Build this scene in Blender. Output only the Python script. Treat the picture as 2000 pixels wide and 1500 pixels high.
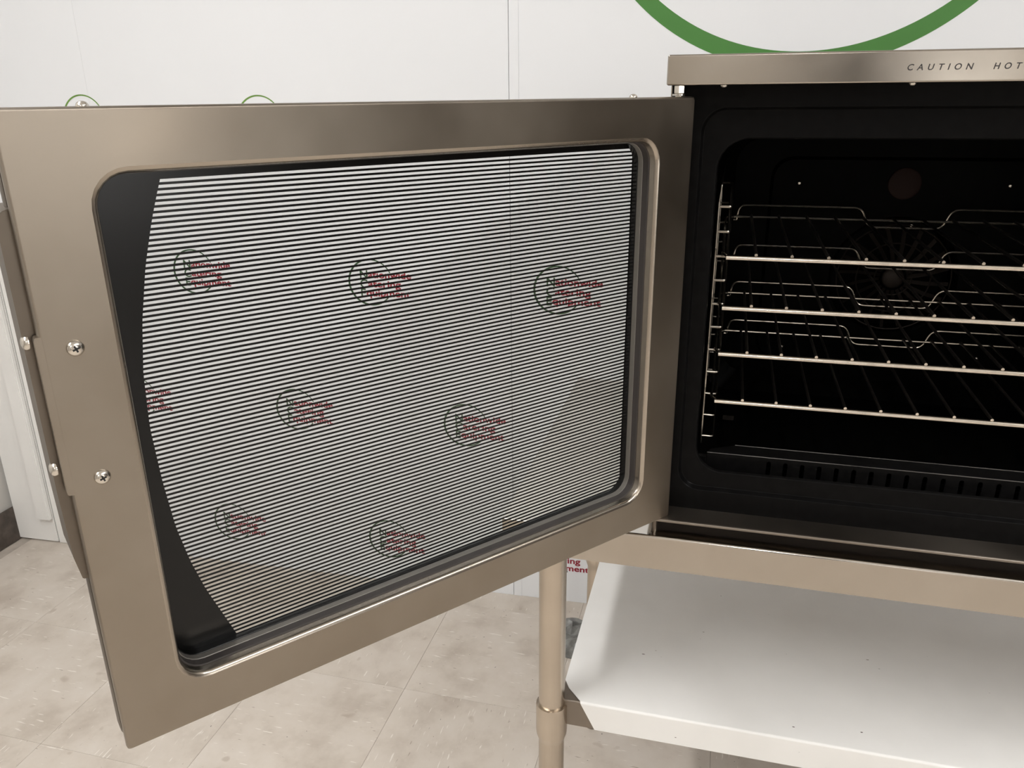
import bpy, bmesh, math, random
from mathutils import Vector, Matrix
random.seed(7)
S = bpy.context.scene
COL = S.collection
for o in list(bpy.data.objects):
    bpy.data.objects.remove(o)

# ------------------------------------------------------------------ camera
cam = bpy.data.cameras.new('camera')
cam.lens = 28.27; cam.sensor_width = 36.0; cam.clip_start = 0.02
cam_o = bpy.data.objects.new('camera', cam); COL.objects.link(cam_o)
R_ = (0.9675, 0.2528, -0.0094); U_ = (-0.0776, 0.3318, 0.9402); F_ = (-0.2408, 0.9089, -0.3406)
cam_o.matrix_world = Matrix(((R_[0], U_[0], -F_[0], 0.0785), (R_[1], U_[1], -F_[1], -1.0111),
                             (R_[2], U_[2], -F_[2], 1.4924), (0, 0, 0, 1)))
S.camera = cam_o

# ------------------------------------------------------------------ world and exposure
S.view_settings.view_transform = 'Standard'
S.view_settings.look = 'None'
S.view_settings.gamma = 1.0
S.view_settings.use_curve_mapping = False
S.view_settings.exposure = 0.0
W = bpy.data.worlds.new('world'); S.world = W; W.use_nodes = True
W.node_tree.nodes['Background'].inputs[0].default_value = (0.9, 0.92, 1.0, 1)
W.node_tree.nodes['Background'].inputs[1].default_value = 0.05
LAMP_STRENGTH = 77.0          # for the ceiling battens; the added window panes glow as well
LAMP_COLOR = (1.0, 0.992, 0.98, 1)

# ------------------------------------------------------------------ materials
def mat(name):
    m = bpy.data.materials.new(name); m.use_nodes = True
    nt = m.node_tree
    return m, nt, nt.nodes['Principled BSDF']
def node(nt, t, **kw):
    n = nt.nodes.new(t)
    for k, v in kw.items():
        if k.startswith('i_'):
            key = k[2:]
            n.inputs[int(key) if key.isdigit() else key.replace('_', ' ')].default_value = v
        else:
            setattr(n, k, v)
    return n
def ramp(nt, stops):
    r = nt.nodes.new('ShaderNodeValToRGB')
    e = r.color_ramp.elements
    while len(e) < len(stops):
        e.new(0.5)
    for el, (p, c) in zip(e, stops):
        el.position = p; el.color = c if len(c) == 4 else (*c, 1)
    return r
def coords(nt, scale=(1, 1, 1), kind='Object'):
    tc = node(nt, 'ShaderNodeTexCoord'); mp = node(nt, 'ShaderNodeMapping')
    mp.inputs['Scale'].default_value = scale
    nt.links.new(tc.outputs[kind], mp.inputs[0])
    return mp
def plain(name, col, rough=0.5, metal=0.0, spec=None, coat=0.0, noise=0.0, nscale=40):
    m, nt, b = mat(name)
    b.inputs['Base Color'].default_value = (*col, 1)
    b.inputs['Roughness'].default_value = rough
    b.inputs['Metallic'].default_value = metal
    if spec is not None:
        b.inputs['Specular IOR Level'].default_value = spec
    b.inputs['Coat Weight'].default_value = coat
    if noise:
        mp = coords(nt)
        n = node(nt, 'ShaderNodeTexNoise', i_Scale=nscale, i_Detail=5.0)
        nt.links.new(mp.outputs[0], n.inputs[0])
        r = ramp(nt, [(0.3, tuple(c * (1 - noise) for c in col)), (0.7, tuple(min(1, c * (1 + noise)) for c in col))])
        nt.links.new(n.outputs[0], r.inputs[0]); nt.links.new(r.outputs[0], b.inputs['Base Color'])
    return m
def steel(name, a, b_, rough=0.3, grain=(4, 4, 260), stain=1.0, aniso=0.0):
    """brushed stainless steel: fine grain in one direction, soft cloudy staining"""
    m, nt, b = mat(name)
    b.inputs['Metallic'].default_value = 1.0
    mp = coords(nt, grain)
    g = node(nt, 'ShaderNodeTexNoise', i_Scale=6.0, i_Detail=6.0, i_Roughness=0.7)
    nt.links.new(mp.outputs[0], g.inputs[0])
    mp2 = coords(nt, (1, 1, 1))
    c = node(nt, 'ShaderNodeTexNoise', i_Scale=5.0 * stain, i_Detail=4.0, i_Roughness=0.55)
    nt.links.new(mp2.outputs[0], c.inputs[0])
    r = ramp(nt, [(0.32, a), (0.68, b_)])
    nt.links.new(c.outputs[0], r.inputs[0])
    nt.links.new(r.outputs[0], b.inputs['Base Color'])
    rr = node(nt, 'ShaderNodeMapRange', i_1=0.3, i_2=0.7, i_3=rough - 0.05, i_4=rough + 0.07)
    nt.links.new(c.outputs[0], rr.inputs[0]); nt.links.new(rr.outputs[0], b.inputs['Roughness'])
    bp = node(nt, 'ShaderNodeBump', i_Strength=0.02, i_Distance=0.0003)
    nt.links.new(g.outputs[0], bp.inputs['Height']); nt.links.new(bp.outputs[0], b.inputs['Normal'])
    return m
M = {}
M['steel'] = steel('brushed_steel', (0.42, 0.38, 0.33), (0.49, 0.45, 0.40), 0.19)
M['top_steel'] = steel('polished_table_steel', (0.68, 0.645, 0.60), (0.74, 0.705, 0.66), 0.17)
M['door_steel'] = steel('door_steel_with_heat_tint', (0.262, 0.223, 0.180), (0.335, 0.295, 0.248), 0.34)
M['edge_steel'] = plain('edge_steel', (0.46, 0.41, 0.35), 0.27, 1.0, noise=0.05, nscale=12)
M['handle_steel'] = plain('shade_toned_steel', (0.17, 0.145, 0.12), 0.4, 1.0, noise=0.1, nscale=12)  # shade and dark reflections on the handle put into the colour
M['leg_steel'] = plain('tube_steel', (0.54, 0.475, 0.40), 0.27, 1.0, noise=0.07, nscale=9)
M['dark_steel'] = steel('dull_steel', (0.22, 0.19, 0.16), (0.29, 0.255, 0.22), 0.42)
M['chrome'] = plain('chrome', (0.72, 0.70, 0.66), 0.16, 1.0)
M['wire'] = plain('chromed_wire', (0.74, 0.68, 0.60), 0.2, 1.0, noise=0.12, nscale=60)
M['dullwire'] = plain('dark_wire', (0.10, 0.088, 0.075), 0.4, 1.0, noise=0.2, nscale=60)  # darker metal for the shafts; the tips use the rail metal
M['screw'] = plain('screw_metal', (0.70, 0.66, 0.60), 0.22, 1.0)
M['slotblack'] = plain('recess_black', (0.01, 0.01, 0.01), 0.6)
M['enamel'] = plain('black_enamel', (0.0045, 0.0043, 0.0043), 0.30, 0.0, 0.055, noise=0.25, nscale=90)
M['cavity'] = plain('cavity_enamel', (0.002, 0.0019, 0.0018), 0.36, 0.0, 0.03, noise=0.3, nscale=60)
M['gasket'] = plain('black_rubber', (0.045, 0.039, 0.037), 0.5)
M['spacer'] = plain('grey_spacer', (0.24, 0.225, 0.205), 0.4, 0.6)
M['bead'] = plain('worn_enamel_edge', (0.09, 0.085, 0.08), 0.35, 0.6, noise=0.5, nscale=18)
M['guide'] = plain('dulled_guide_wire', (0.34, 0.31, 0.27), 0.26, 1.0, noise=0.3, nscale=30)
M['print'] = plain('black_glass_print', (0.005, 0.005, 0.005), 0.25, 0.0, 0.3)
M['lens'] = plain('lamp_lens', (0.024, 0.011, 0.009), 0.6, 0.0, 0.2)
M['fan'] = plain('fan_guard_metal', (0.032, 0.025, 0.021), 0.55, 0.7)
M['film'] = plain('white_film', (0.80, 0.795, 0.78), 0.35, 0.0, 0.4, noise=0.02, nscale=14)
nt = M['film'].node_tree; b = nt.nodes['Principled BSDF']; src = b.inputs['Base Color'].links[0].from_socket
mp = coords(nt, (60, 150, 150)); n = node(nt, 'ShaderNodeTexNoise', i_Scale=1.0, i_Detail=1.0); nt.links.new(mp.outputs[0], n.inputs[0])
r_ = ramp(nt, [(0.80, (0, 0, 0)), (0.815, (1, 1, 1))]); nt.links.new(n.outputs[0], r_.inputs[0])
mx = node(nt, 'ShaderNodeMix', data_type='RGBA'); mx.inputs['B'].default_value = (0.12, 0.09, 0.08, 1)
nt.links.new(r_.outputs[0], mx.inputs['Factor']); nt.links.new(src, mx.inputs['A']); nt.links.new(mx.outputs['Result'], b.inputs['Base Color'])
M['white'] = plain('white_wall_panel', (0.785, 0.80, 0.825), 0.32, 0.0, 0.35, noise=0.008, nscale=3)
M['trim'] = plain('white_trim', (0.80, 0.79, 0.77), 0.4, noise=0.02, nscale=8)
M['greywall'] = plain('shade_grey_wall', (0.50, 0.485, 0.46), 0.6, noise=0.06, nscale=5)  # shade on the left wall put into its grey colour
M['skirt'] = plain('dark_skirting', (0.075, 0.06, 0.05), 0.6, noise=0.45, nscale=22)
M['room'] = plain('room_paint', (0.56, 0.52, 0.465), 0.7, noise=0.03, nscale=2)
M['darkwall'] = plain('dark_brown_wall', (0.085, 0.070, 0.058), 0.7, noise=0.05, nscale=2)
M['ceil'] = plain('ceiling_paint', (0.74, 0.73, 0.71), 0.8, noise=0.02, nscale=3)
M['grout'] = plain('tile_joint', (0.42, 0.37, 0.32), 0.8, noise=0.15, nscale=20)
M['green'] = plain('printed_green', (0.055, 0.20, 0.035), 0.35, noise=0.05, nscale=5)
M['lime'] = plain('printed_light_green', (0.13, 0.26, 0.05), 0.35)
M['red'] = plain('printed_dark_red', (0.28, 0.012, 0.03), 0.35)
M['dgreen'] = plain('printed_dark_green', (0.03, 0.075, 0.03), 0.35)
M['ink'] = plain('etched_ink', (0.025, 0.022, 0.022), 0.5)
M['foil'] = plain('grey_plastic_sheet', (0.42, 0.42, 0.40), 0.25, noise=0.4, nscale=30)
M['housing'] = plain('lamp_housing', (0.8, 0.8, 0.78), 0.5)
m, nt, b = mat('lit_diffuser')
b.inputs['Emission Color'].default_value = LAMP_COLOR; b.inputs['Emission Strength'].default_value = LAMP_STRENGTH
b.inputs['Base Color'].default_value = (0.9, 0.9, 0.9, 1)
M['diffuser'] = m
# clear pane: mostly see-through, mirror-like by Fresnel
m, nt, b = mat('clear_glass')
nt.nodes.remove(b)
tr = node(nt, 'ShaderNodeBsdfTransparent'); tr.inputs[0].default_value = (0.955, 0.96, 0.955, 1)
gl = node(nt, 'ShaderNodeBsdfGlossy'); gl.inputs['Roughness'].default_value = 0.02
lw = node(nt, 'ShaderNodeLayerWeight', i_Blend=0.5); mx = node(nt, 'ShaderNodeMixShader')
pw = node(nt, 'ShaderNodeMath', operation='POWER'); pw.inputs[1].default_value = 5.0
fr = node(nt, 'ShaderNodeMath', operation='MULTIPLY_ADD'); fr.inputs[1].default_value = 0.96; fr.inputs[2].default_value = 0.04
nt.links.new(lw.outputs['Facing'], pw.inputs[0]); nt.links.new(pw.outputs[0], fr.inputs[0]); nt.links.new(fr.outputs[0], mx.inputs[0]); nt.links.new(tr.outputs[0], mx.inputs[1]); nt.links.new(gl.outputs[0], mx.inputs[2])
nt.links.new(mx.outputs[0], nt.nodes['Material Output'].inputs[0])
M['glass'] = m
# vinyl floor tile: beige, clouds, light and dark streaks running one way on each tile
m, nt, b = mat('vinyl_tile')
oi = node(nt, 'ShaderNodeObjectInfo')
tc = node(nt, 'ShaderNodeTexCoord')
off = node(nt, 'ShaderNodeVectorMath', operation='SCALE'); off.inputs[0].default_value = (37, 53, 11)
nt.links.new(oi.outputs['Random'], off.inputs['Scale'])
add = node(nt, 'ShaderNodeVectorMath', operation='ADD')
nt.links.new(tc.outputs['Object'], add.inputs[0]); nt.links.new(off.outputs[0], add.inputs[1])
cl = node(nt, 'ShaderNodeTexNoise', i_Scale=7.0, i_Detail=5.0, i_Roughness=0.6)
nt.links.new(add.outputs[0], cl.inputs[0])
base = ramp(nt, [(0.30, (0.470, 0.410, 0.350)), (0.50, (0.590, 0.530, 0.465)), (0.72, (0.640, 0.585, 0.525))])
nt.links.new(cl.outputs[0], base.inputs[0])
def streak(scale, thr, w, seed):
    mp = node(nt, 'ShaderNodeMapping'); mp.inputs['Scale'].default_value = scale; mp.inputs['Location'].default_value = (seed, seed * 2, seed)
    nt.links.new(add.outputs[0], mp.inputs[0])
    n = node(nt, 'ShaderNodeTexNoise', i_Scale=1.0, i_Detail=1.5, i_Roughness=0.5)
    nt.links.new(mp.outputs[0], n.inputs[0])
    r = ramp(nt, [(thr, (0, 0, 0)), (thr + w, (1, 1, 1))])
    nt.links.new(n.outputs[0], r.inputs[0])
    return r
def over(prev, mask, col, amt):
    ml = node(nt, 'ShaderNodeMath', operation='MULTIPLY'); ml.inputs[1].default_value = amt
    nt.links.new(mask.outputs[0], ml.inputs[0])
    mx = node(nt, 'ShaderNodeMix', data_type='RGBA'); mx.inputs['B'].default_value = (*col, 1)
    nt.links.new(ml.outputs[0], mx.inputs['Factor']); nt.links.new(prev, mx.inputs['A'])
    return mx.outputs['Result']
c = over(base.outputs[0], streak((24, 170, 90), 0.69, 0.05, 3.1), (0.80, 0.76, 0.70), 0.7)
c = over(c, streak((30, 150, 90), 0.73, 0.03, 9.4), (0.20, 0.15, 0.11), 0.55)
c = over(c, streak((110, 130, 110), 0.775, 0.02, 5.7), (0.055, 0.045, 0.04), 0.85)
c = over(c, streak((16, 20, 16), 0.70, 0.06, 1.7), (0.34, 0.27, 0.21), 0.45)
nt.links.new(c, b.inputs['Base Color'])
b.inputs['Roughness'].default_value = 0.42; b.inputs['Specular IOR Level'].default_value = 0.35
M['tile'] = m

# ------------------------------------------------------------------ helpers
ROOT = {}
def root_loc(o):
    v = Vector((0, 0, 0))
    while o is not None:
        v += o.location; o = o.parent
    return v
def tag(o, label=None, cat=None, group=None, kind=None):
    for k, v in (('label', label), ('category', cat), ('group', group), ('kind', kind)):
        if v: o[k] = v
    return o
def empty(name, loc):
    o = bpy.data.objects.new(name, None); COL.objects.link(o); o.location = loc
    o.empty_display_size = 0.05
    return o
def link(name, me, m, parent=None, smooth=True, loc=None):
    if m is not None and not me.materials:
        me.materials.append(M[m])
    o = bpy.data.objects.new(name, me); COL.objects.link(o)
    if parent is not None:
        o.parent = parent
    if loc is not None:
        o.location = loc
    if smooth:
        for p in me.polygons: p.use_smooth = True
        try:
            me.set_sharp_from_angle(angle=math.radians(38))
        except Exception:
            pass
        w_ = o.modifiers.new('weighted_normals', 'WEIGHTED_NORMAL'); w_.keep_sharp = True; w_.weight = 80
    return o
def finish(name, bm, m, parent=None, smooth=True, origin=None):
    """world-space bmesh -> object; `origin` places the object's own origin"""
    if parent is not None:
        base = root_loc(parent)
    else:
        base = Vector((0, 0, 0))
    o_loc = None
    sh = base
    if origin is not None:
        sh = Vector(origin); o_loc = sh - base
    bmesh.ops.translate(bm, verts=bm.verts, vec=-sh)
    bmesh.ops.recalc_face_normals(bm, faces=bm.faces)
    me = bpy.data.meshes.new(name); bm.to_mesh(me); bm.free()
    return link(name, me, m, parent, smooth, o_loc)
def box(bm, x0, x1, y0, y1, z0, z1, bev=0.0, seg=2):
    r = bmesh.ops.create_cube(bm, size=1.0)
    for v in r['verts']:
        v.co = Vector(((x0 + x1) / 2 + v.co.x * (x1 - x0), (y0 + y1) / 2 + v.co.y * (y1 - y0), (z0 + z1) / 2 + v.co.z * (z1 - z0)))
    if bev > 0:
        es = list({e for v in r['verts'] for e in v.link_edges})
        bmesh.ops.bevel(bm, geom=es, offset=bev, segments=seg, affect='EDGES', profile=0.5)
def boxo(name, d, m, parent=None, bev=0.0, seg=2, origin=None):
    bm = bmesh.new(); box(bm, *d, bev=bev, seg=seg)
    return finish(name, bm, m, parent, origin=origin)
def tube(bm, pts, r, seg=10, closed=False, caps=True):
    pts = [Vector(p) for p in pts]
    n = len(pts); rings = []
    prev = None
    for i, p in enumerate(pts):
        if closed:
            t = (pts[(i + 1) % n] - pts[i - 1]).normalized()
        else:
            t = (pts[min(i + 1, n - 1)] - pts[max(i - 1, 0)]).normalized()
        if prev is None:
            a = Vector((0, 0, 1)) if abs(t.z) < 0.9 else Vector((1, 0, 0))
            u = t.cross(a).normalized()
        else:
            u = (prev - t * prev.dot(t)).normalized()
        prev = u
        w = t.cross(u)
        rr = r[i] if isinstance(r, (list, tuple)) else r
        rings.append([bm.verts.new(p + (u * math.cos(2 * math.pi * k / seg) + w * math.sin(2 * math.pi * k / seg)) * rr) for k in range(seg)])
    m_ = n if closed else n - 1
    for i in range(m_):
        a, b2 = rings[i], rings[(i + 1) % n]
        for k in range(seg):
            bm.faces.new((a[k], a[(k + 1) % seg], b2[(k + 1) % seg], b2[k]))
    if caps and not closed:
        bm.faces.new(rings[0]); bm.faces.new(rings[-1])
def bend(pts, r, n=5):
    """round the corners of a polyline"""
    pts = [Vector(p) for p in pts]; out = [pts[0]]
    for i in range(1, len(pts) - 1):
        a = (pts[i - 1] - pts[i]); b2 = (pts[i + 1] - pts[i])
        rr = min(r, a.length * 0.48, b2.length * 0.48)
        p0 = pts[i] + a.normalized() * rr; p1 = pts[i] + b2.normalized() * rr
        for k in range(n + 1):
            t = k / n
            out.append(p0 * (1 - t) ** 2 + pts[i] * 2 * t * (1 - t) + p1 * t ** 2)
    out.append(pts[-1])
    return out
def rrect(x0, x1, y0, y1, r, n=6):
    """rounded rectangle, always 4*(n+1) points from the same start, so that two of them can be lofted"""
    r = max(min(r, (x1 - x0) / 2, (y1 - y0) / 2), 1e-5)
    P = []
    for cx, cy, a0 in ((x1 - r, y1 - r, 0), (x0 + r, y1 - r, 90), (x0 + r, y0 + r, 180), (x1 - r, y0 + r, 270)):
        for k in range(n + 1):
            a = math.radians(a0 + 90 * k / n)
            P.append((cx + r * math.cos(a), cy + r * math.sin(a)))
    return P
def loft(bm, loops, close=True):
    V = [[bm.verts.new(p) for p in L] for L in loops]
    for A, B in zip(V[:-1], V[1:]):
        n = len(A)
        for k in range(n if close else n - 1):
            try: bm.faces.new((A[k], A[(k + 1) % n], B[(k + 1) % n], B[k]))
            except ValueError: pass
    return V
def lathe(bm, prof, seg=24, c=(0, 0, 0), axis=Vector((0, 0, 1)), caps=True):
    """prof = [(radius, height)] along axis from c"""
    axis = Vector(axis).normalized(); c = Vector(c)
    a = Vector((1, 0, 0)) if abs(axis.x) < 0.9 else Vector((0, 1, 0))
    u = axis.cross(a).normalized(); w = axis.cross(u)
    loops = [[c + axis * h + (u * math.cos(2 * math.pi * k / seg) + w * math.sin(2 * math.pi * k / seg)) * max(r, 1e-6) for k in range(seg)] for r, h in prof]
    V = loft(bm, loops)
    if caps:
        for L in (V[0], V[-1]):
            try: bm.faces.new(L)
            except ValueError: pass
def text_mesh(body, size, shear=0.0, spacing=1.0, depth=0.0003, bold=0.0):
    cu = bpy.data.curves.new('t', 'FONT'); cu.body = body; cu.size = size; cu.shear = shear
    cu.space_character = spacing; cu.offset = bold; cu.extrude = depth; cu.resolution_u = 4
    o = bpy.data.objects.new('t', cu); COL.objects.link(o)
    bpy.context.view_layer.update()
    dg = bpy.context.evaluated_depsgraph_get()
    me = bpy.data.meshes.new_from_object(o.evaluated_get(dg))
    bpy.data.objects.remove(o); bpy.data.curves.remove(cu)
    me.materials.clear()
    return me
def screw(name, c, axis, r, h, parent, m='screw', cross=True, hexa=False):
    bm = bmesh.new()
    if hexa:
        lathe(bm, [(r * 0.95, 0), (r, h * 0.1), (r, h * 0.85), (r * 0.85, h)], 6, c, axis)
    else:
        lathe(bm, [(r, 0), (r, h * 0.25), (r * 0.9, h * 0.55), (r * 0.65, h * 0.85), (r * 0.3, h)], 20, c, axis)
    o = finish(name, bm, m, parent)
    if cross:
        ax = Vector(axis).normalized(); up = Vector((0, 0, 1)) if abs(ax.z) < 0.9 else Vector((0, 1, 0))
        s_ = ax.cross(up).normalized(); t_ = ax.cross(s_)
        a = math.radians(20); s2 = s_ * math.cos(a) + t_ * math.sin(a); t2 = -s_ * math.sin(a) + t_ * math.cos(a)
        bm = bmesh.new(); c = Vector(c)
        for d, e in ((s2, t2), (t2, s2)):
            L = [c + ax * (h + 0.0003) + d * (r * 0.42 * i) + e * (r * 0.11 * j) for i, j in ((-1, -1), (1, -1), (1, 1), (-1, 1))]
            L2 = [p - ax * h * 0.35 for p in L]
            V = loft(bm, [L, L2]); bm.faces.new(V[0]); bm.faces.new(V[1])
        finish('cross_slot', bm, 'slotblack', o)
    return o

# ------------------------------------------------------------------ the room
W0 = Vector((-0.4757, 1.0796, 0)); WD = Vector((0.999, 0.0438, 0)).normalized(); WN = Vector((WD.y, -WD.x, 0))   # back wall: foot of the panel joint, direction, normal to the room
def wp(s, z, off=0.0):
    return W0 + WD * s + Vector((0, 0, z)) + WN * off
ROOM_X0, ROOM_X1, ROOM_Y0, H = -2.30, 6.0, -5.5, 2.9
boxo('floor', (ROOM_X0 - .15, ROOM_X1 + .15, ROOM_Y0 - .15, 1.5, -0.06, -0.0025), 'grout')
fl = bpy.data.objects['floor']; tag(fl, kind='structure')
TS = 0.398
bm = bmesh.new(); box(bm, -TS / 2 + .0003, TS / 2 - .0003, -TS / 2 + .0003, TS / 2 - .0003, -0.0025, 0.0, 0.0003, 1)
tme = bpy.data.meshes.new('tile'); bm.to_mesh(tme); bm.free(); tme.materials.append(M['tile'])
for i in range(-4, 15):
    for j in range(-14, 2):
        o = bpy.data.objects.new('tile', tme); COL.objects.link(o); o.parent = fl
        o.location = (-0.6525 + TS * (i + 0.5), 0.5965 + TS * (j + 0.5), 0)
        o.rotation_euler = (0, 0, math.pi / 2 * (((i + j) % 2) + 2 * random.randint(0, 1)))
boxo('ceiling', (ROOM_X0 - .15, ROOM_X1 + .15, ROOM_Y0 - .15, 1.5, H, H + .1), 'ceil')
tag(bpy.data.objects['ceiling'], kind='structure')
boxo('wall_left', (ROOM_X0 - .12, ROOM_X0, ROOM_Y0, 1.3, 0, H), 'greywall'); tag(bpy.data.objects['wall_left'], kind='structure')
boxo('wall_right', (ROOM_X1, ROOM_X1 + .12, ROOM_Y0, 1.5, 0, H), 'darkwall'); tag(bpy.data.objects['wall_right'], kind='structure')
boxo('wall_front', (ROOM_X0 - .12, ROOM_X1 + .12, ROOM_Y0 - .12, ROOM_Y0, 0, H), 'room'); tag(bpy.data.objects['wall_front'], kind='structure')
boxo('baseboard_left', (ROOM_X0, ROOM_X0 + .014, ROOM_Y0, 1.0, 0, 0.125), 'skirt', bev=.003); tag(bpy.data.objects['baseboard_left'], kind='structure')
# added glowing windows and dark door, out of view, for the steel to reflect
m, nt, b = mat('added_glow_pane')
b.inputs['Emission Color'].default_value = (1.0, 0.98, 0.95, 1); b.inputs['Emission Strength'].default_value = 7.0
b.inputs['Base Color'].default_value = (0.5, 0.5, 0.5, 1); M['pane'] = m
m, nt, b = mat('added_dim_glow_pane')
b.inputs['Emission Color'].default_value = (1.0, 0.98, 0.95, 1); b.inputs['Emission Strength'].default_value = 2.6
b.inputs['Base Color'].default_value = (0.5, 0.5, 0.5, 1); M['pane_dim_glow'] = m
def opening(name, axis, c0, c1, z0, z1, kind):
    t = empty(name, (0, 0, 0)); tag(t, kind='structure')
    def bx(nm, a0, a1, za, zb, d, mt):
        if axis == 'Y': boxo(nm, (a0, a1, ROOM_Y0 + .001, ROOM_Y0 + d, za, zb), mt, t, .003)
        else: boxo(nm, (ROOM_X1 - d, ROOM_X1 - .001, a0, a1, za, zb), mt, t, .003)
    f = .05
    bx('frame', c0 - f, c0, z0 - f if kind == 'w' else z0, z1 + f, .05, 'trim'); bx('frame', c1, c1 + f, z0 - f if kind == 'w' else z0, z1 + f, .05, 'trim')
    bx('frame', c0, c1, z1, z1 + f, .05, 'trim')
    if kind == 'w':
        bx('sill_board', c0, c1, z0 - f, z0, .09, 'trim'); bx('pane', c0, c1, z0, z1, .01, 'pane_dim_glow' if axis == 'Y' else 'pane')
    else:
        bx('leaf', c0, c1, z0 + .004, z1, .03, 'gasket')
opening('added_window_1', 'Y', 1.42, 1.82, 0.95, 2.0, 'w')  # added glow, brightens the reflection in the oven lip
opening('added_window_2', 'X', -5.05, -3.35, 0.85, 2.1, 'w')  # added glow, brightens the free end of the door steel
opening('added_dark_door', 'Y', 0.38, 1.24, 0.0, 2.2, 'd')  # added dark surface, darkens the reflection in the oven lip
# back wall: backing board and white cladding panels with a fine joint
def wall_slab(name, s0, s1, z0, z1, o0, o1, m, parent=None, bev=0.0):
    bm = bmesh.new()
    L = [[wp(s, z, o) for s, z in ((s0, z0), (s1, z0), (s1, z1), (s0, z1))] for o in (o0, o1)]
    V = loft(bm, L); bm.faces.new(V[0]); bm.faces.new(V[1])
    if bev: bmesh.ops.bevel(bm, geom=list(bm.edges), offset=bev, segments=2, affect='EDGES')
    return finish(name, bm, m, parent)
wb = wall_slab('wall_back', -1.95, 6.7, 0, H, -0.12, -0.008, 'slotblack'); tag(wb, kind='structure')
for s0, s1 in ((-1.83, -1.2210), (-1.2200, -0.0008), (0.0008, 1.2205), (1.2215, 2.441), (2.442, 3.661), (3.662, 4.88), (4.881, 6.6)):
    if s0 < -1.5:
        s1 = -1.22 - .0004
    wall_slab('panel', s0, s1, 0.0005, H, -0.008, 0.0, 'white', wb)
wall_slab('joint_strip', 0.0008, 0.0253, 0.0005, H, 0.0002, 0.0012, 'white', wb)
# printed marks on the cladding
def arc_ring(bm, s0, z0, r_out, c_in, r_in, a0, a1, off, n=72):
    P = [math.radians(a0 + (a1 - a0) * k / n) for k in range(n + 1)]
    A = [wp(s0 + r_out * math.cos(a), z0 + r_out * math.sin(a), off) for a in P]
    B = [wp(s0 + c_in[0] + r_in * math.cos(a), z0 + c_in[1] + r_in * math.sin(a), off) for a in P]
    loft(bm, [A, B], close=False)
bm = bmesh.new(); arc_ring(bm, 0.693, 2.0855, 0.5483, (0.001, 0.0148), 0.5242, 20, 380, 0.0006, 160)
finish('printed_ring', bm, 'green', wb)['label'] = 'large bold green printed ring'
t_rows = [('N', 'ationwide'), ('C', 'atering'), ('E', 'quipment')]
caps = [text_mesh(a, 0.0345, bold=.0005) for a, b_ in t_rows]; rest = [text_mesh(b_, 0.0275, bold=.0006) for a, b_ in t_rows]
for me in caps: me.materials.append(M['dgreen'])
for me in rest: me.materials.append(M['red'])
RX = Matrix((WD, Vector((0, 0, 1)), WN)).transposed().to_4x4()      # text plane -> wall plane
def wide(me):
    xs = [v.co.x for v in me.vertices]; return min(xs), max(xs)
for me, cap, end in zip(rest, caps, (0.1215, 0.0900, 0.1170)):
    a_, b_ = wide(me); k_ = (end + 0.033 - wide(cap)[1] - 0.0015) / (b_ - a_)
    for v in me.vertices: v.co.x = (v.co.x - a_) * k_
def logo(s, z, bright):
    bm = bmesh.new()
    arc_ring(bm, s, z, 0.0675, (0.0012, 0.0004), 0.0632, 26, 320, 0.0005, 56)
    finish('printed_logo_ring', bm, 'lime' if bright else 'dgreen', wb)
    for k in range(3):
        zb = z + 0.0135 - 0.0265 * k
        for me, x, dz in ((caps[k], -0.033, -0.003), (rest[k], -0.033 + wide(caps[k])[1] + 0.0015, 0.0)):
            o = bpy.data.objects.new('printed_letters', me); COL.objects.link(o); o.parent = wb
            o.matrix_world = Matrix.Translation(wp(s + x, zb + dz, 0.0004)) @ RX
for s, z, b_ in ((-0.966, 1.000, 0), (-0.408, 0.989, 0), (0.130, 0.9876, 0), (-1.232, 0.583, 0), (-0.681, 0.580, 0), (-0.141, 0.5696, 0),
                 (-0.956, 0.157, 0), (-0.407, 0.155, 0), (0.118, 0.150, 0), (-1.245, 1.432, 1), (-0.697, 1.426, 1)):
    logo(s, z, b_)
# corner trim, cable trunking and the cut strip beside it
t1 = wall_slab('trim_1', -1.815, -1.655, 0.005, H, 0.0, 0.012, 'trim', None, 0.002); tag(t1, kind='structure')
t2 = wall_slab('trim_2', -1.705, -1.655, 0.098, H, 0.0125, 0.030, 'trim', None, 0.003); tag(t2, kind='structure')
t3 = wall_slab('trim_3', -1.652, -1.618, 0.001, H, 0.0005, 0.010, 'trim', None, 0.002); tag(t3, kind='structure')
# ceiling battens
def batten(x, y0, y1, label):
    # built along Y, then turned square to the slightly skewed back wall
    t = empty('ceiling_light', (x, (y0 + y1) / 2, H)); tag(t, label, 'ceiling light', 'ceiling battens')
    boxo('housing', (x - .07, x + .07, y0, y1, H - .035, H - .001), 'housing', t, .004)
    bm = bmesh.new()
    L = []
    for y in (y0 + .02, y0 + .03, y1 - .03, y1 - .02):
        k = 0.6 if y in (y0 + .02, y1 - .02) else 1
        L.append([(x + .055 * k * math.cos(a), y, H - .036 - .03 * k * math.sin(a)) for a in [math.pi * q / 8 for q in range(9)]])
    loft(bm, L, close=False)
    finish('diffuser', bm, 'diffuser', t)
    t.rotation_euler = (0, 0, math.radians(3.2))
batten(-1.07, -2.5, -0.2, 'long white ceiling batten over the floor left of the oven')
batten(1.9, -2.4, -0.2, 'added long white ceiling batten over the floor right of the oven')  # unseen lamp added for reflections on the lip and fill from the right

batten(0.45, -5.0, -3.6, 'added shorter white ceiling batten over the middle of the room')  # unseen lamp added to fill the shelf front and oven interior

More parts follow.
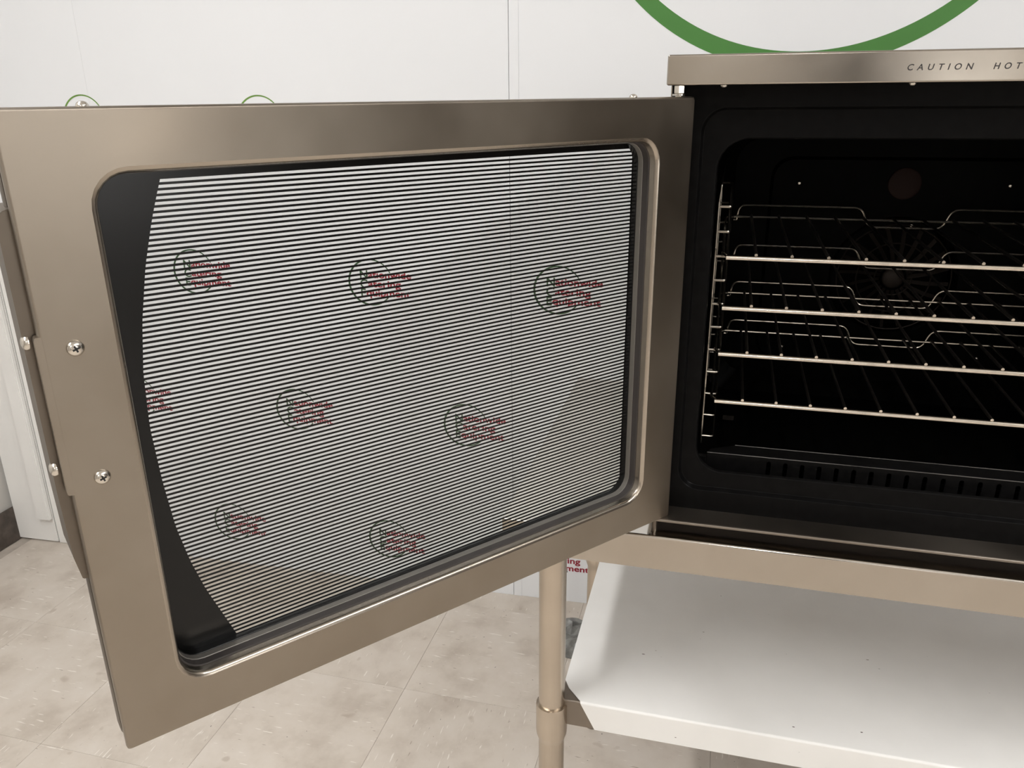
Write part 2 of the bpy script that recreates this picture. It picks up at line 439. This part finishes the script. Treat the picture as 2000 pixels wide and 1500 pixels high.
# ------------------------------------------------------------------ work table
TX0, TX1, TY0, TY1, TZ = -0.207, 1.02, 0.003, 0.645, 0.900
tb = empty('work_table', ((TX0 + TX1) / 2, 0.3, 0))
tag(tb, 'stainless steel work table with tubular legs under the oven', 'table')
bm = bmesh.new()
arc_ = [(TY0 + .0035 - .0035 * math.sin(math.radians(k)), TZ - .0035 + .0035 * math.cos(math.radians(k))) for k in (0, 15, 30, 45, 60, 75, 90)]
prof = [(TY1 - .0005, TZ - .003), (TY1 - .003, TZ), *arc_, (TY0 + .0025, TZ - .0035), (TY0 + .005, TZ - .004), (TY1 - .003, TZ - .004)]
loft(bm, [[(x, y, z) for y, z in prof] for x in (TX0, TX1)])
finish('table_top', bm, 'top_steel', tb)
bm = bmesh.new()
prof = [(TY0, TZ - .0035), (TY0, TZ - .0535), (TY0 + .0015, TZ - .0545), (TY0 + .015, TZ - .0545), (TY0 + .015, TZ - .053), (TY0 + .0025, TZ - .052), (TY0 + .0025, TZ - .0035)]
loft(bm, [[(x, y, z) for y, z in prof] for x in (TX0, TX1)])
finish('front_flange', bm, 'steel', tb)
boxo('rear_flange', (TX0, TX1, TY1 - .0025, TY1, TZ - .055, TZ - .0035), 'steel', tb)
for x, nm in ((TX0, 0), (TX1, 1)):
    boxo('end_flange', (x - .0005, x + .0025, TY0 + .001, TY1 - .001, TZ - .054, TZ - .0006) if nm == 0 else (x - .0025, x + .0005, TY0 + .001, TY1 - .001, TZ - .054, TZ - .0006), 'steel', tb)
LX0, LX1, LY0, LY1 = -0.1395, 0.955, 0.050, 0.592
for lx_ in (LX0, LX1):
    for ly in (LY0, LY1):
        lx = lx_ - .0075 if ly == LY1 else lx_
        bm = bmesh.new()
        lathe(bm, [(.0216, .085), (.0216, TZ - .054)], 28, (lx, ly, 0))
        lg = finish('leg', bm, 'leg_steel', tb)
        bm = bmesh.new()
        lathe(bm, [(.0219, .462), (.0255, .474), (.0262, .480), (.0262, .533), (.0255, .535), (.0218, .5345)], 28, (lx, ly, 0), caps=False)
        finish('shelf_collar', bm, 'leg_steel', lg)
        bm = bmesh.new()
        lathe(bm, [(.0185, 0), (.0205, .003), (.0205, .02), (.017, .03), (.017, .09)], 24, (lx, ly, 0))
        finish('foot', bm, 'dark_steel', lg)
SX0, SX1, SY0, SY1, SZ = -0.1245, 0.94, 0.0495, 0.592, 0.5450
bm = bmesh.new()
prof = [(SY1, SZ - .05), (SY1, SZ - .002), (SY1 - .002, SZ), *[(SY0 + .003 - .003 * math.sin(math.radians(k)), SZ - .003 + .003 * math.cos(math.radians(k))) for k in (0, 15, 30, 45, 60, 75, 90)], (SY0, SZ - .0495), (SY0 + .002, SZ - .0495), (SY0 + .002, SZ - .004), (SY1 - .002, SZ - .003), (SY1 - .002, SZ - .05)]
loft(bm, [[(x, y, z) for y, z in prof] for x in (SX0, SX1)])
sh = finish('undershelf', bm, 'dark_steel', tb)
# white protective film on the shelf, its corner cut away beside the leg
bm = bmesh.new()
def film_profile(t):
    rr = .003 + t
    P = [(SY1, SZ + t, SX0 - .001), (.30, SZ + t, SX0 - .001), (.097, SZ + t, SX0 - .001), (.078, SZ + t, -.116), (SY0 + .003, SZ + t, -.0925)]
    for k in (15, 30, 45, 60, 75, 90):
        a = math.radians(k); P.append((SY0 + .003 - rr * math.sin(a), SZ - .003 + rr * math.cos(a), -.0925 + .002 * k / 90))
    P.append((SY0 - t, SZ - .0505, -.0665))
    return P
Pf = film_profile(.0010) + film_profile(.0003)[::-1]
V = loft(bm, [[(x, y, z) for y, z, x in Pf], [(SX1, y, z) for y, z, x in Pf]])
finish('protective_film', bm, 'film', tb)['label'] = 'white protective film with a cut corner'

# crumpled sheet on the floor behind the table leg
bm = bmesh.new()
N = 12; G = []
for i in range(N + 1):
    row = []
    for j in range(N + 1):
        u, v = i / N - .5, j / N - .5
        z = .012 + .028 * max(0, 1 - 2.0 * max(abs(u), abs(v))) ** .6 * (1 + .9 * math.sin(9 * u + 4 * v) * math.cos(11 * v - 3 * u)) + random.uniform(-.004, .006)
        row.append(bm.verts.new((-.235 + u * .16 + random.uniform(-.004, .004), .905 + v * .17 + random.uniform(-.004, .004), max(.001, z * (1 if max(abs(u), abs(v)) < .49 else .05)))))
    G.append(row)
for i in range(N):
    for j in range(N):
        bm.faces.new((G[i][j], G[i + 1][j], G[i + 1][j + 1], G[i][j + 1]))
bmesh.ops.solidify(bm, geom=list(bm.faces), thickness=.0008)
tag(finish('crumpled_wrapping', bm, 'foil', smooth=False, origin=(-.235, .905, 0)), 'crumpled grey plastic wrapping on the floor behind the table leg', 'wrapping')

# ------------------------------------------------------------------ oven body
OX0, OX1, OY1 = 0.0, 0.735, 0.78
ov = empty('convection_oven', (0.3675, 0.4, TZ))
tag(ov, 'stainless steel convection oven with black interior and wide open glass door', 'oven')
tp = boxo('top_panel', (OX0, OX1, 0.0, OY1, 1.4985, 1.5318), 'steel', ov, .0022, 3)
def lettering(body, xa, xb):
    me = text_mesh(body, 0.0088, shear=0.2, spacing=1.9, depth=0.00005, bold=0.00014)
    a, b_ = wide(me); k = (xb - xa) / (b_ - a)
    for v in me.vertices: v.co.x = (v.co.x - a) * k
    o = link('lettering', me, 'ink', tp, smooth=False)
    o.matrix_world = Matrix.Translation(Vector((xa, -0.0001, 1.5112)) ) @ Matrix.Rotation(math.pi / 2, 4, 'X')
lettering('CAUTION', 0.2562, 0.3208); lettering('HOT', 0.3400, 0.3668)
boxo('side_panel', (OX0 + .002, OX0 + .012, .052, OY1 - .01, .925, 1.4985), 'steel', ov, .001)
boxo('side_panel', (OX1 - .012, OX1 - .002, .052, OY1 - .01, .925, 1.4985), 'steel', ov, .001)
boxo('rear_panel', (OX0 + .012, OX1 - .012, OY1 - .022, OY1 - .012, .925, 1.4985), 'steel', ov)
boxo('base_panel', (OX0 + .012, OX1 - .012, .06, OY1 - .022, .921, .930), 'dark_steel', ov)
for fx in (.06, .675):
    for fy in (.11, .70):
        bm = bmesh.new(); lathe(bm, [(.016, TZ), (.018, TZ + .004), (.014, .915), (.014, .921)], 18, (fx, fy, 0))
        finish('foot', bm, 'gasket', ov)
for sx in (.065, .267, .469, .671):
    screw('lip_screw', (sx, .020, 1.4986), (0, 0, -1), .0045, .0035, tp, cross=False)
# black enamelled front: outer flange, pressed recess, rounded mouth, cavity walls
def yl(loop, y): return [(x, y, z) for x, z in loop]
q = rrect
bm = bmesh.new()
loops = [yl(q(OX0 + .004, OX1 - .004, .928, 1.4984, .001), .060), yl(q(OX0 + .004, OX1 - .004, .928, 1.4984, .001), .045),
         yl(q(.0405, .6945, .958, 1.4745, .030), .045), yl(q(.0420, .6930, .9595, 1.4730, .029), .0462), yl(q(.0440, .6910, .9615, 1.4710, .028), .052), yl(q(.0455, .6895, .963, 1.4695, .027), .053),
         yl(q(.0615, .6735, .984, 1.4395, .036), .053), yl(q(.0635, .6715, .986, 1.4375, .036), .0545), yl(q(.0645, .6705, .987, 1.4365, .036), .058)]
loft(bm, loops)
finish('front_frame', bm, 'enamel', ov)
bm = bmesh.new()
V = loft(bm, [yl(q(.0635, .6715, .966, 1.4380, .036), .058), yl(q(.0600, .6750, .962, 1.4420, .036), .075), yl(q(.0600, .6750, .962, 1.4420, .045), .470), yl(q(.090, .645, .99, 1.415, .045), .500)])
cv = finish('cavity', bm, 'cavity', ov)
# back panel with a pressed recess and a round fan opening
bm = bmesh.new()
n_pt = 28
fc = (0.3680, 1.1835)
def circ(r, y, c=fc): 
    return [(c[0] + r * math.cos(2 * math.pi * (k + .5) / n_pt), y, c[1] + r * math.sin(2 * math.pi * (k + .5) / n_pt)) for k in range(n_pt)]
loft(bm, [yl(q(.088, .647, .985, 1.418, .045), .500), yl(q(.150, .586, 1.02, 1.385, .035), .500), yl(q(.155, .581, 1.025, 1.380, .032), .494), circ(.105, .494), circ(.100, .498), circ(.098, .540)])
bm.faces.new([v for v in bm.verts][-n_pt:])
bp_ = finish('back_panel', bm, 'cavity', ov)
bm = bmesh.new(); lathe(bm, [(.0, .0), (.014, .0), (.018, .003), (.018, .008)], 24, (fc[0], .484, fc[1]), (0, 1, 0))
fgd = finish('fan_guard', bm, 'fan', ov)
for r in (.030, .060, .092):
    bm = bmesh.new(); tube(bm, [(fc[0] + r * math.cos(a), .488, fc[1] + r * math.sin(a)) for a in [2 * math.pi * k / 40 for k in range(40)]], .0013, 6, closed=True)
    finish('ring_wire', bm, 'fan', fgd)
for k in range(20):
    a = 2 * math.pi * k / 20 + .1
    d = Vector((math.cos(a), 0, math.sin(a))); t = Vector((-math.sin(a), 0, math.cos(a)))
    c0 = Vector((fc[0], .486, fc[1]))
    bm = bmesh.new()
    L = [[c0 + d * r + t * (w_ + tw) + Vector((0, yy, 0)) for w_, yy in ((-.003, .000), (.003, .004), (.003, .0048), (-.003, .0008))] for r, tw in ((.022, 0), (.055, .004), (.088, .012))]
    V = loft(bm, L); bm.faces.new(V[0]); bm.faces.new(V[-1])
    finish('vane', bm, 'fan', fgd)
bm = bmesh.new(); lathe(bm, [(.026, .0), (.026, -.003), (.0235, -.0045), (.012, -.0055), (.0, -.006)], 28, (.3647, .494, 1.3427), (0, 1, 0), caps=False)
finish('lamp_lens', bm, 'lens', ov)['label'] = 'round dull red lamp lens'
for sx, sz in ((.197, 1.341), (.524, 1.342), (.197, 1.045), (.524, 1.045), (.3855, 1.2735)):
    screw('panel_screw', (sx, .494, sz), (0, -1, 0), .0042, .003, bp_, cross=False)
# slotted baffle across the mouth's lower edge
bm = bmesh.new()
PX0, PX1, PZ0, PZ1, PY = .0790, .6570, .9630, 1.0030, .0805
xs = [.0790] + [.1649 - .01125 + .0226 * k for k in range(19)] + [.6570]
for k in range(len(xs) - 1):
    a, b_ = xs[k], xs[k + 1]
    if k in (0, len(xs) - 2):
        L = [bm.verts.new(p) for p in ((a, PY, PZ0), (b_, PY, PZ0), (b_, PY, PZ1), (a, PY, PZ1))]; bm.faces.new(L)
    else:
        c_ = (a + b_) / 2
        loft(bm, [yl(q(a, b_, PZ0, PZ1, .00001, 4), PY), yl(q(c_ - .0031, c_ + .0031, .9745, .9970, .0031, 4), PY), yl(q(c_ - .0031, c_ + .0031, .9745, .9970, .0031, 4), PY + .003)])
bmesh.ops.remove_doubles(bm, verts=bm.verts, dist=.00004)
bf = finish('slotted_baffle', bm, 'enamel', ov)
bm = bmesh.new()
L = [[(x0_, PY, PZ1 - .0012), (x1_, PY, PZ1 - .0012)] for x0_, x1_ in ((PX0, PX1),)]
loft(bm, [[(PX0, PY, PZ1 - .001), (PX1, PY, PZ1 - .001)], [(PX0, PY + .0008, PZ1), (PX1, PY + .0008, PZ1)], [(PX0 + .004, PY + .012, PZ1 + .0002), (PX1 - .004, PY + .012, PZ1 + .0002)],
          [(.118, PY + .033, PZ1), (.617, PY + .033, PZ1)], [(.118, PY + .0335, PZ1 - .001), (.617, PY + .0335, PZ1 - .001)], [(.118, PY + .034, PZ1 - .030), (.617, PY + .034, PZ1 - .030)]], close=False)
finish('baffle_flange', bm, 'enamel', bf)
for x0_, x1_, y_, z_ in ((PX0, PX1, PY, PZ1), (.118, .617, PY + .0335, PZ1)):
    bm = bmesh.new(); tube(bm, [(x0_, y_, z_), (x1_, y_, z_)], .0008, 8); finish('edge_bead', bm, 'bead', bf)
boxo('baffle_clip', (.0640, .0785, .076, .084, .985, .9985), 'enamel', bf, .001)
boxo('baffle_clip', (.6575, .672, .076, .084, .985, .9985), 'enamel', bf, .001)
boxo('rating_tag', (.1000, .1180, .296, .2965, .949 + .02, .957 + .02), 'fan', cv)
# sill below the mouth
bm = bmesh.new()
prof = [(.060, .930), (.045, .9285), (.004, .9300), (.0020, .9299), (.0008, .9294), (.0002, .9288), (0, .9280), (0, .9262), (.0015, .9258), (.0015, .9275), (.05, .9262), (.06, .9275)]
loft(bm, [[(x, y, z) for y, z in prof] for x in (.004, OX1 - .004)])
finish('sill', bm, 'dark_steel', ov)
boxo('plinth', (.014, OX1 - .014, .060, .064, .9012, .925), 'gasket', ov)
# wire ladders that carry the racks
GZ = [1.3462 - .03345 * k for k in range(11)]
for sgn, gx in ((1, .0685), (-1, .735 - .0685)):
    bm = bmesh.new()
    tube(bm, [(gx, .120, 1.000), (gx, .120, 1.352)], .0020, 8); tube(bm, [(gx, .430, 1.000), (gx, .430, 1.352)], .0020, 8)
    tube(bm, bend([(gx, .120, 1.350), (gx + .0022 * sgn, .120, 1.376), (gx + .0022 * sgn, .430, 1.376), (gx, .430, 1.350)], .004), .0016, 8)
    gd = finish('rack_guide', bm, 'guide', ov)
    for z in GZ:
        bm = bmesh.new()
        tube(bm, bend([(gx + .001 * sgn, .120, z), (gx + .0165 * sgn, .120, z), (gx + .0165 * sgn, .430, z), (gx + .001 * sgn, .430, z)], .004), .0020, 8)
        finish('guide_wire', bm, 'guide', gd)

# ------------------------------------------------------------------ racks
def make_rack(z, label):
    t = empty('oven_rack', (.3705, .275, z)); tag(t, label, 'oven rack', 'chromed racks in the oven')
    yf, yb, xa, xb, zr = .0937, .452, .0805, .6605, z
    bm = bmesh.new(); tube(bm, [(xa + .003, yf, zr), (xb - .003, yf, zr)], .0037, 12)
    finish('front_rail', bm, 'wire', t)
    for x, s_ in ((xa, 1), (xb, -1)):
        bm = bmesh.new()
        tube(bm, bend([(x + .006 * s_, yf + .002, zr + .0005), (x - .0015 * s_, yf + .008, zr + .004), (x - .0015 * s_, yb - .01, zr + .004), (x + .012 * s_, yb - .002, zr + .004)], .008), .0020, 8)
        finish('side_wire', bm, 'wire', t)
    bm = bmesh.new(); tube(bm, [(xa + .010, yb, zr + .004), (xb - .010, yb, zr + .004)], .0021, 8)
    finish('rear_rail', bm, 'wire', t)
    hi, lo = zr + .0235, zr - .0085
    P = [(xa + .0115, lo + .006), (xa + .0165, lo + .006), (xa + .0195, hi), (.298, hi), (.311, lo), (.424, lo), (.437, hi), (xb - .0195, hi), (xb - .0165, lo + .006), (xb - .0115, lo + .006)]
    bm = bmesh.new(); tube(bm, bend([(x, yb + .0045, zz) for x, zz in P], .012), .0019, 8)
    finish('rear_fence', bm, 'wire', t)
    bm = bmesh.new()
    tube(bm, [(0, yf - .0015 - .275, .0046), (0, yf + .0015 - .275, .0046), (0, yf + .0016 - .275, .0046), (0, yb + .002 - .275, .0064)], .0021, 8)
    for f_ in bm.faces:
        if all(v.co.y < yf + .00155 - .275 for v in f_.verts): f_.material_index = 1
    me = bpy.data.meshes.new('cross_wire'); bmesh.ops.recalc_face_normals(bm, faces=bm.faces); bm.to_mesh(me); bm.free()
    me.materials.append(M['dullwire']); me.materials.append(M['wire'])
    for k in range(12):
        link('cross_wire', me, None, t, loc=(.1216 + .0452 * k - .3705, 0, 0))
for z, lab in ((1.2828, 'chromed wire oven rack, topmost of the four'), (1.2135, 'chromed wire oven rack, second from the top'),
               (1.1478, 'chromed wire oven rack, third from the top'), (1.0774, 'chromed wire oven rack, lowest of the four')):
    make_rack(z, lab)

# ------------------------------------------------------------------ the open door
PHI = 0.67540
HG = Vector((0.0341, 0.0146, 0)); DN = Vector((math.cos(PHI), -math.sin(PHI), 0)); DU = Vector((-math.sin(PHI), -math.cos(PHI), 0))
def dp(a, z, off=0.0): return HG + DU * a + Vector((0, 0, z)) - DN * off
def dl(loop, off): return [dp(a, z, off) for a, z in loop]
DW, DZ0, DZ1 = .7142, .9285, 1.4862
bm = bmesh.new()
A0, A1, Z0, Z1 = .0605, .6565, .9785, 1.4380
loft(bm, [dl(q(.0015, DW - .0015, DZ0 + .001, DZ1 - .001, .003), .022), dl(q(0, DW, DZ0, DZ1, .0032), .006), dl(q(.0004, DW - .0004, DZ0 + .0004, DZ1 - .0004, .003), .0022), dl(q(.0018, DW - .0018, DZ0 + .0018, DZ1 - .0018, .003), .0003), dl(q(.0032, DW - .0032, DZ0 + .0032, DZ1 - .0032, .003), 0),
          dl(q(A0 - .005, A1 + .005, Z0 - .005, Z1 + .005, .030), 0)])
dr = finish('door', bm, 'door_steel', ov)
def dring(name, loops, m):
    bm = bmesh.new(); loft(bm, loops); return finish(name, bm, m, dr)
dring('window_rim', [dl(q(A0 - .005, A1 + .005, Z0 - .005, Z1 + .005, .030), 0), dl(q(A0 - .0025, A1 + .0025, Z0 - .0025, Z1 + .0025, .0275), .0006), dl(q(A0 - .0008, A1 + .0008, Z0 - .0008, Z1 + .0008, .0258), .0024),
                     dl(q(A0, A1, Z0, Z1, .025), .005), dl(q(A0, A1, Z0, Z1, .025), .0115)], 'edge_steel')
g_ = lambda e_, o_: dl(q(A0 + e_, A1 - e_, Z0 + e_, Z1 - e_, .025 - e_), o_)
dring('gasket', [g_(-.002, .0112), g_(.0012, .0122), g_(.0012, .0210)], 'gasket')
dring('spacer', [g_(.0012, .0210), g_(.0020, .0213), g_(.0020, .0282), g_(.0012, .0285)], 'spacer')
dring('glass_seal', [g_(.0012, .0285), g_(.0026, .0290), g_(.0026, .0368)], 'print')
# outer pane with its black print: border with a bowed edge, and about a hundred fine bars
GOFF = .0372
bm = bmesh.new()
L = [dl([(.012, .945), (DW - .014, .945), (DW - .014, 1.472), (.012, 1.472)], o_) for o_ in (GOFF, GOFF + .005)]
V = loft(bm, L); bm.faces.new(V[0]); bm.faces.new(V[1])
finish('glass_pane', bm, 'glass', dr, smooth=False)
EDGE = [(1.4400, .5968), (1.4320, .6000), (1.4149, .6063), (1.3959, .6128), (1.3598, .6232), (1.3131, .6330), (1.2687, .6391), (1.2187, .6414), (1.1645, .6388), (1.1176, .6343), (1.0787, .6269), (1.0434, .6172), (.9838, .5958), (.9780, .5938)]
def edge(z):
    for (z1, a1), (z0, a0) in zip(EDGE[:-1], EDGE[1:]):
        if z0 <= z <= z1:
            return a0 + (a1 - a0) * (z - z0) / (z1 - z0)
    return EDGE[0][1] if z > EDGE[0][0] else EDGE[-1][1]
def dquad(bm, a0, a1, z0, z1, o0, o1):
    L = [dl([(a0, z0), (a1 if not callable(a1) else a1(z0), z0), (a1 if not callable(a1) else a1(z1), z1), (a0, z1)], o_) for o_ in (o0, o1)]
    V = loft(bm, L); bm.faces.new(V[0]); bm.faces.new(V[1])
AR = .0640
ZB, PITCH, NB, WHT = .98300, .004490, 100, .0024      # first bright gap, pitch, count, bright height
PO0, PO1 = GOFF - .0003, GOFF - .00002
bm = bmesh.new()
for k in range(NB - 1):
    zc = ZB + PITCH * k
    dquad(bm, AR, edge, zc + WHT / 2, zc + PITCH - WHT / 2, PO0, PO1)
o = finish('printed_bars', bm, 'print', dr, smooth=False); o['kind'] = 'stuff'; o['label'] = 'fine black printed bars across the glass'
bm = bmesh.new()
ztop = ZB + PITCH * (NB - 1) + WHT / 2; zbot = ZB - WHT / 2
dquad(bm, .0125, AR, .9455, 1.4715, PO0, PO1)
dquad(bm, AR, DW - .0145, .9455, zbot, PO0, PO1); dquad(bm, AR, DW - .0145, ztop, 1.4715, PO0, PO1)
NS = 48
zs = [zbot + (ztop - zbot) * k / NS for k in range(NS + 1)]
for f_ in (PO0, PO1):
    Va = [bm.verts.new(dp(edge(z), z, f_)) for z in zs]; Vb = [bm.verts.new(dp(DW - .0145, z, f_)) for z in zs]
    for k in range(NS): bm.faces.new((Va[k], Va[k + 1], Vb[k + 1], Vb[k]))
o = finish('printed_border', bm, 'print', dr, smooth=False); o['label'] = 'black printed border with a bowed edge'
# outer shell of the door round the pane
bm = bmesh.new()
sh_ = lambda e_, o_, r=.006: dl(q(.003, DW - .0018 + e_, DZ0 - .012 - e_, DZ1 - .003, r), o_)
loft(bm, [sh_(-.016, .0225), sh_(-.016, .026), sh_(.0005, .0265, .02), sh_(.0016, .030, .02), sh_(.0016, .040, .02), sh_(0, .0455, .02), dl(q(.014, DW - .016, .947, 1.470, .02), .0455), dl(q(.014, DW - .016, .947, 1.470, .02), .0425)])
finish('outer_shell', bm, 'handle_steel', dr)
# free edge: folded tab, latch strip / handle with its screws
bm = bmesh.new()
L = [dl([(DW - .0028, 1.1905), (DW + .0024, 1.1915), (DW + .0030, 1.1935), (DW + .0030, 1.3205), (DW + .0020, 1.3230), (DW - .0028, 1.3235)], o_) for o_ in (.0001, .010)]
V = loft(bm, L); bm.faces.new(V[0]); bm.faces.new(V[1]); bmesh.ops.bevel(bm, geom=list(bm.edges), offset=.0004, segments=2, affect='EDGES')
finish('edge_tab', bm, 'door_steel', dr)
bm = bmesh.new()
L = [dl([(DW - .006, 1.1075), (DW + .0040, 1.1080), (DW + .0075, 1.130), (DW + .0088, 1.190), (DW + .0092, 1.400), (DW + .0075, 1.4110), (DW + .0045, 1.4155), (DW, 1.4170), (DW - .006, 1.4170)], o_) for o_ in (.012, .060)]
V = loft(bm, L); bm.faces.new(V[0]); bm.faces.new(V[1]); bmesh.ops.bevel(bm, geom=[e_ for e_ in bm.edges], offset=.0007, segments=2, affect='EDGES')
finish('handle', bm, 'handle_steel', dr)
for z in (1.3175, 1.2118):
    screw('handle_screw', dp(DW + .0060, z, .0135), DU + DN * .15, .0062, .0045, dr, cross=False)
for a, z in ((.6908, 1.3108), (.6901, 1.2008)):
    screw('face_screw', dp(a, z, .0), DN, .0064, .0042, dr)
for a in (.654, .0951):
    screw('top_screw', dp(a, DZ1 - .0006, .008), (0, 0, 1), .0046, .0042, dr, cross=False)
# hinge pins above and below the door, carried by the lip and the sill
for z0, z1, zc in ((1.4852, 1.4986, 1.4920), (.9002, .9290, .915)):
    bm = bmesh.new(); c_ = (.0140, .0190, 0)
    lathe(bm, [(.0042, z0), (.0042, z1)], 16, c_)
    h_ = finish('hinge_pin', bm, 'screw' if zc > 1.2 else 'handle_steel', dr)
    bm = bmesh.new(); lathe(bm, [(.0070, zc - .0052), (.0078, zc - .0048), (.0078, zc - .0030), (.0072, zc - .0026)], 20, c_); finish('washer', bm, 'chrome', h_) if zc > 1.2 else bm.free()
    bm = bmesh.new()
    if zc > 1.2:
        lathe(bm, [(.0060, zc - .0024), (.0064, zc - .0018), (.0064, z1 - .0006), (.006, z1 - .0002)], 6, c_); finish('nut', bm, 'screw', h_)
    else: bm.free()
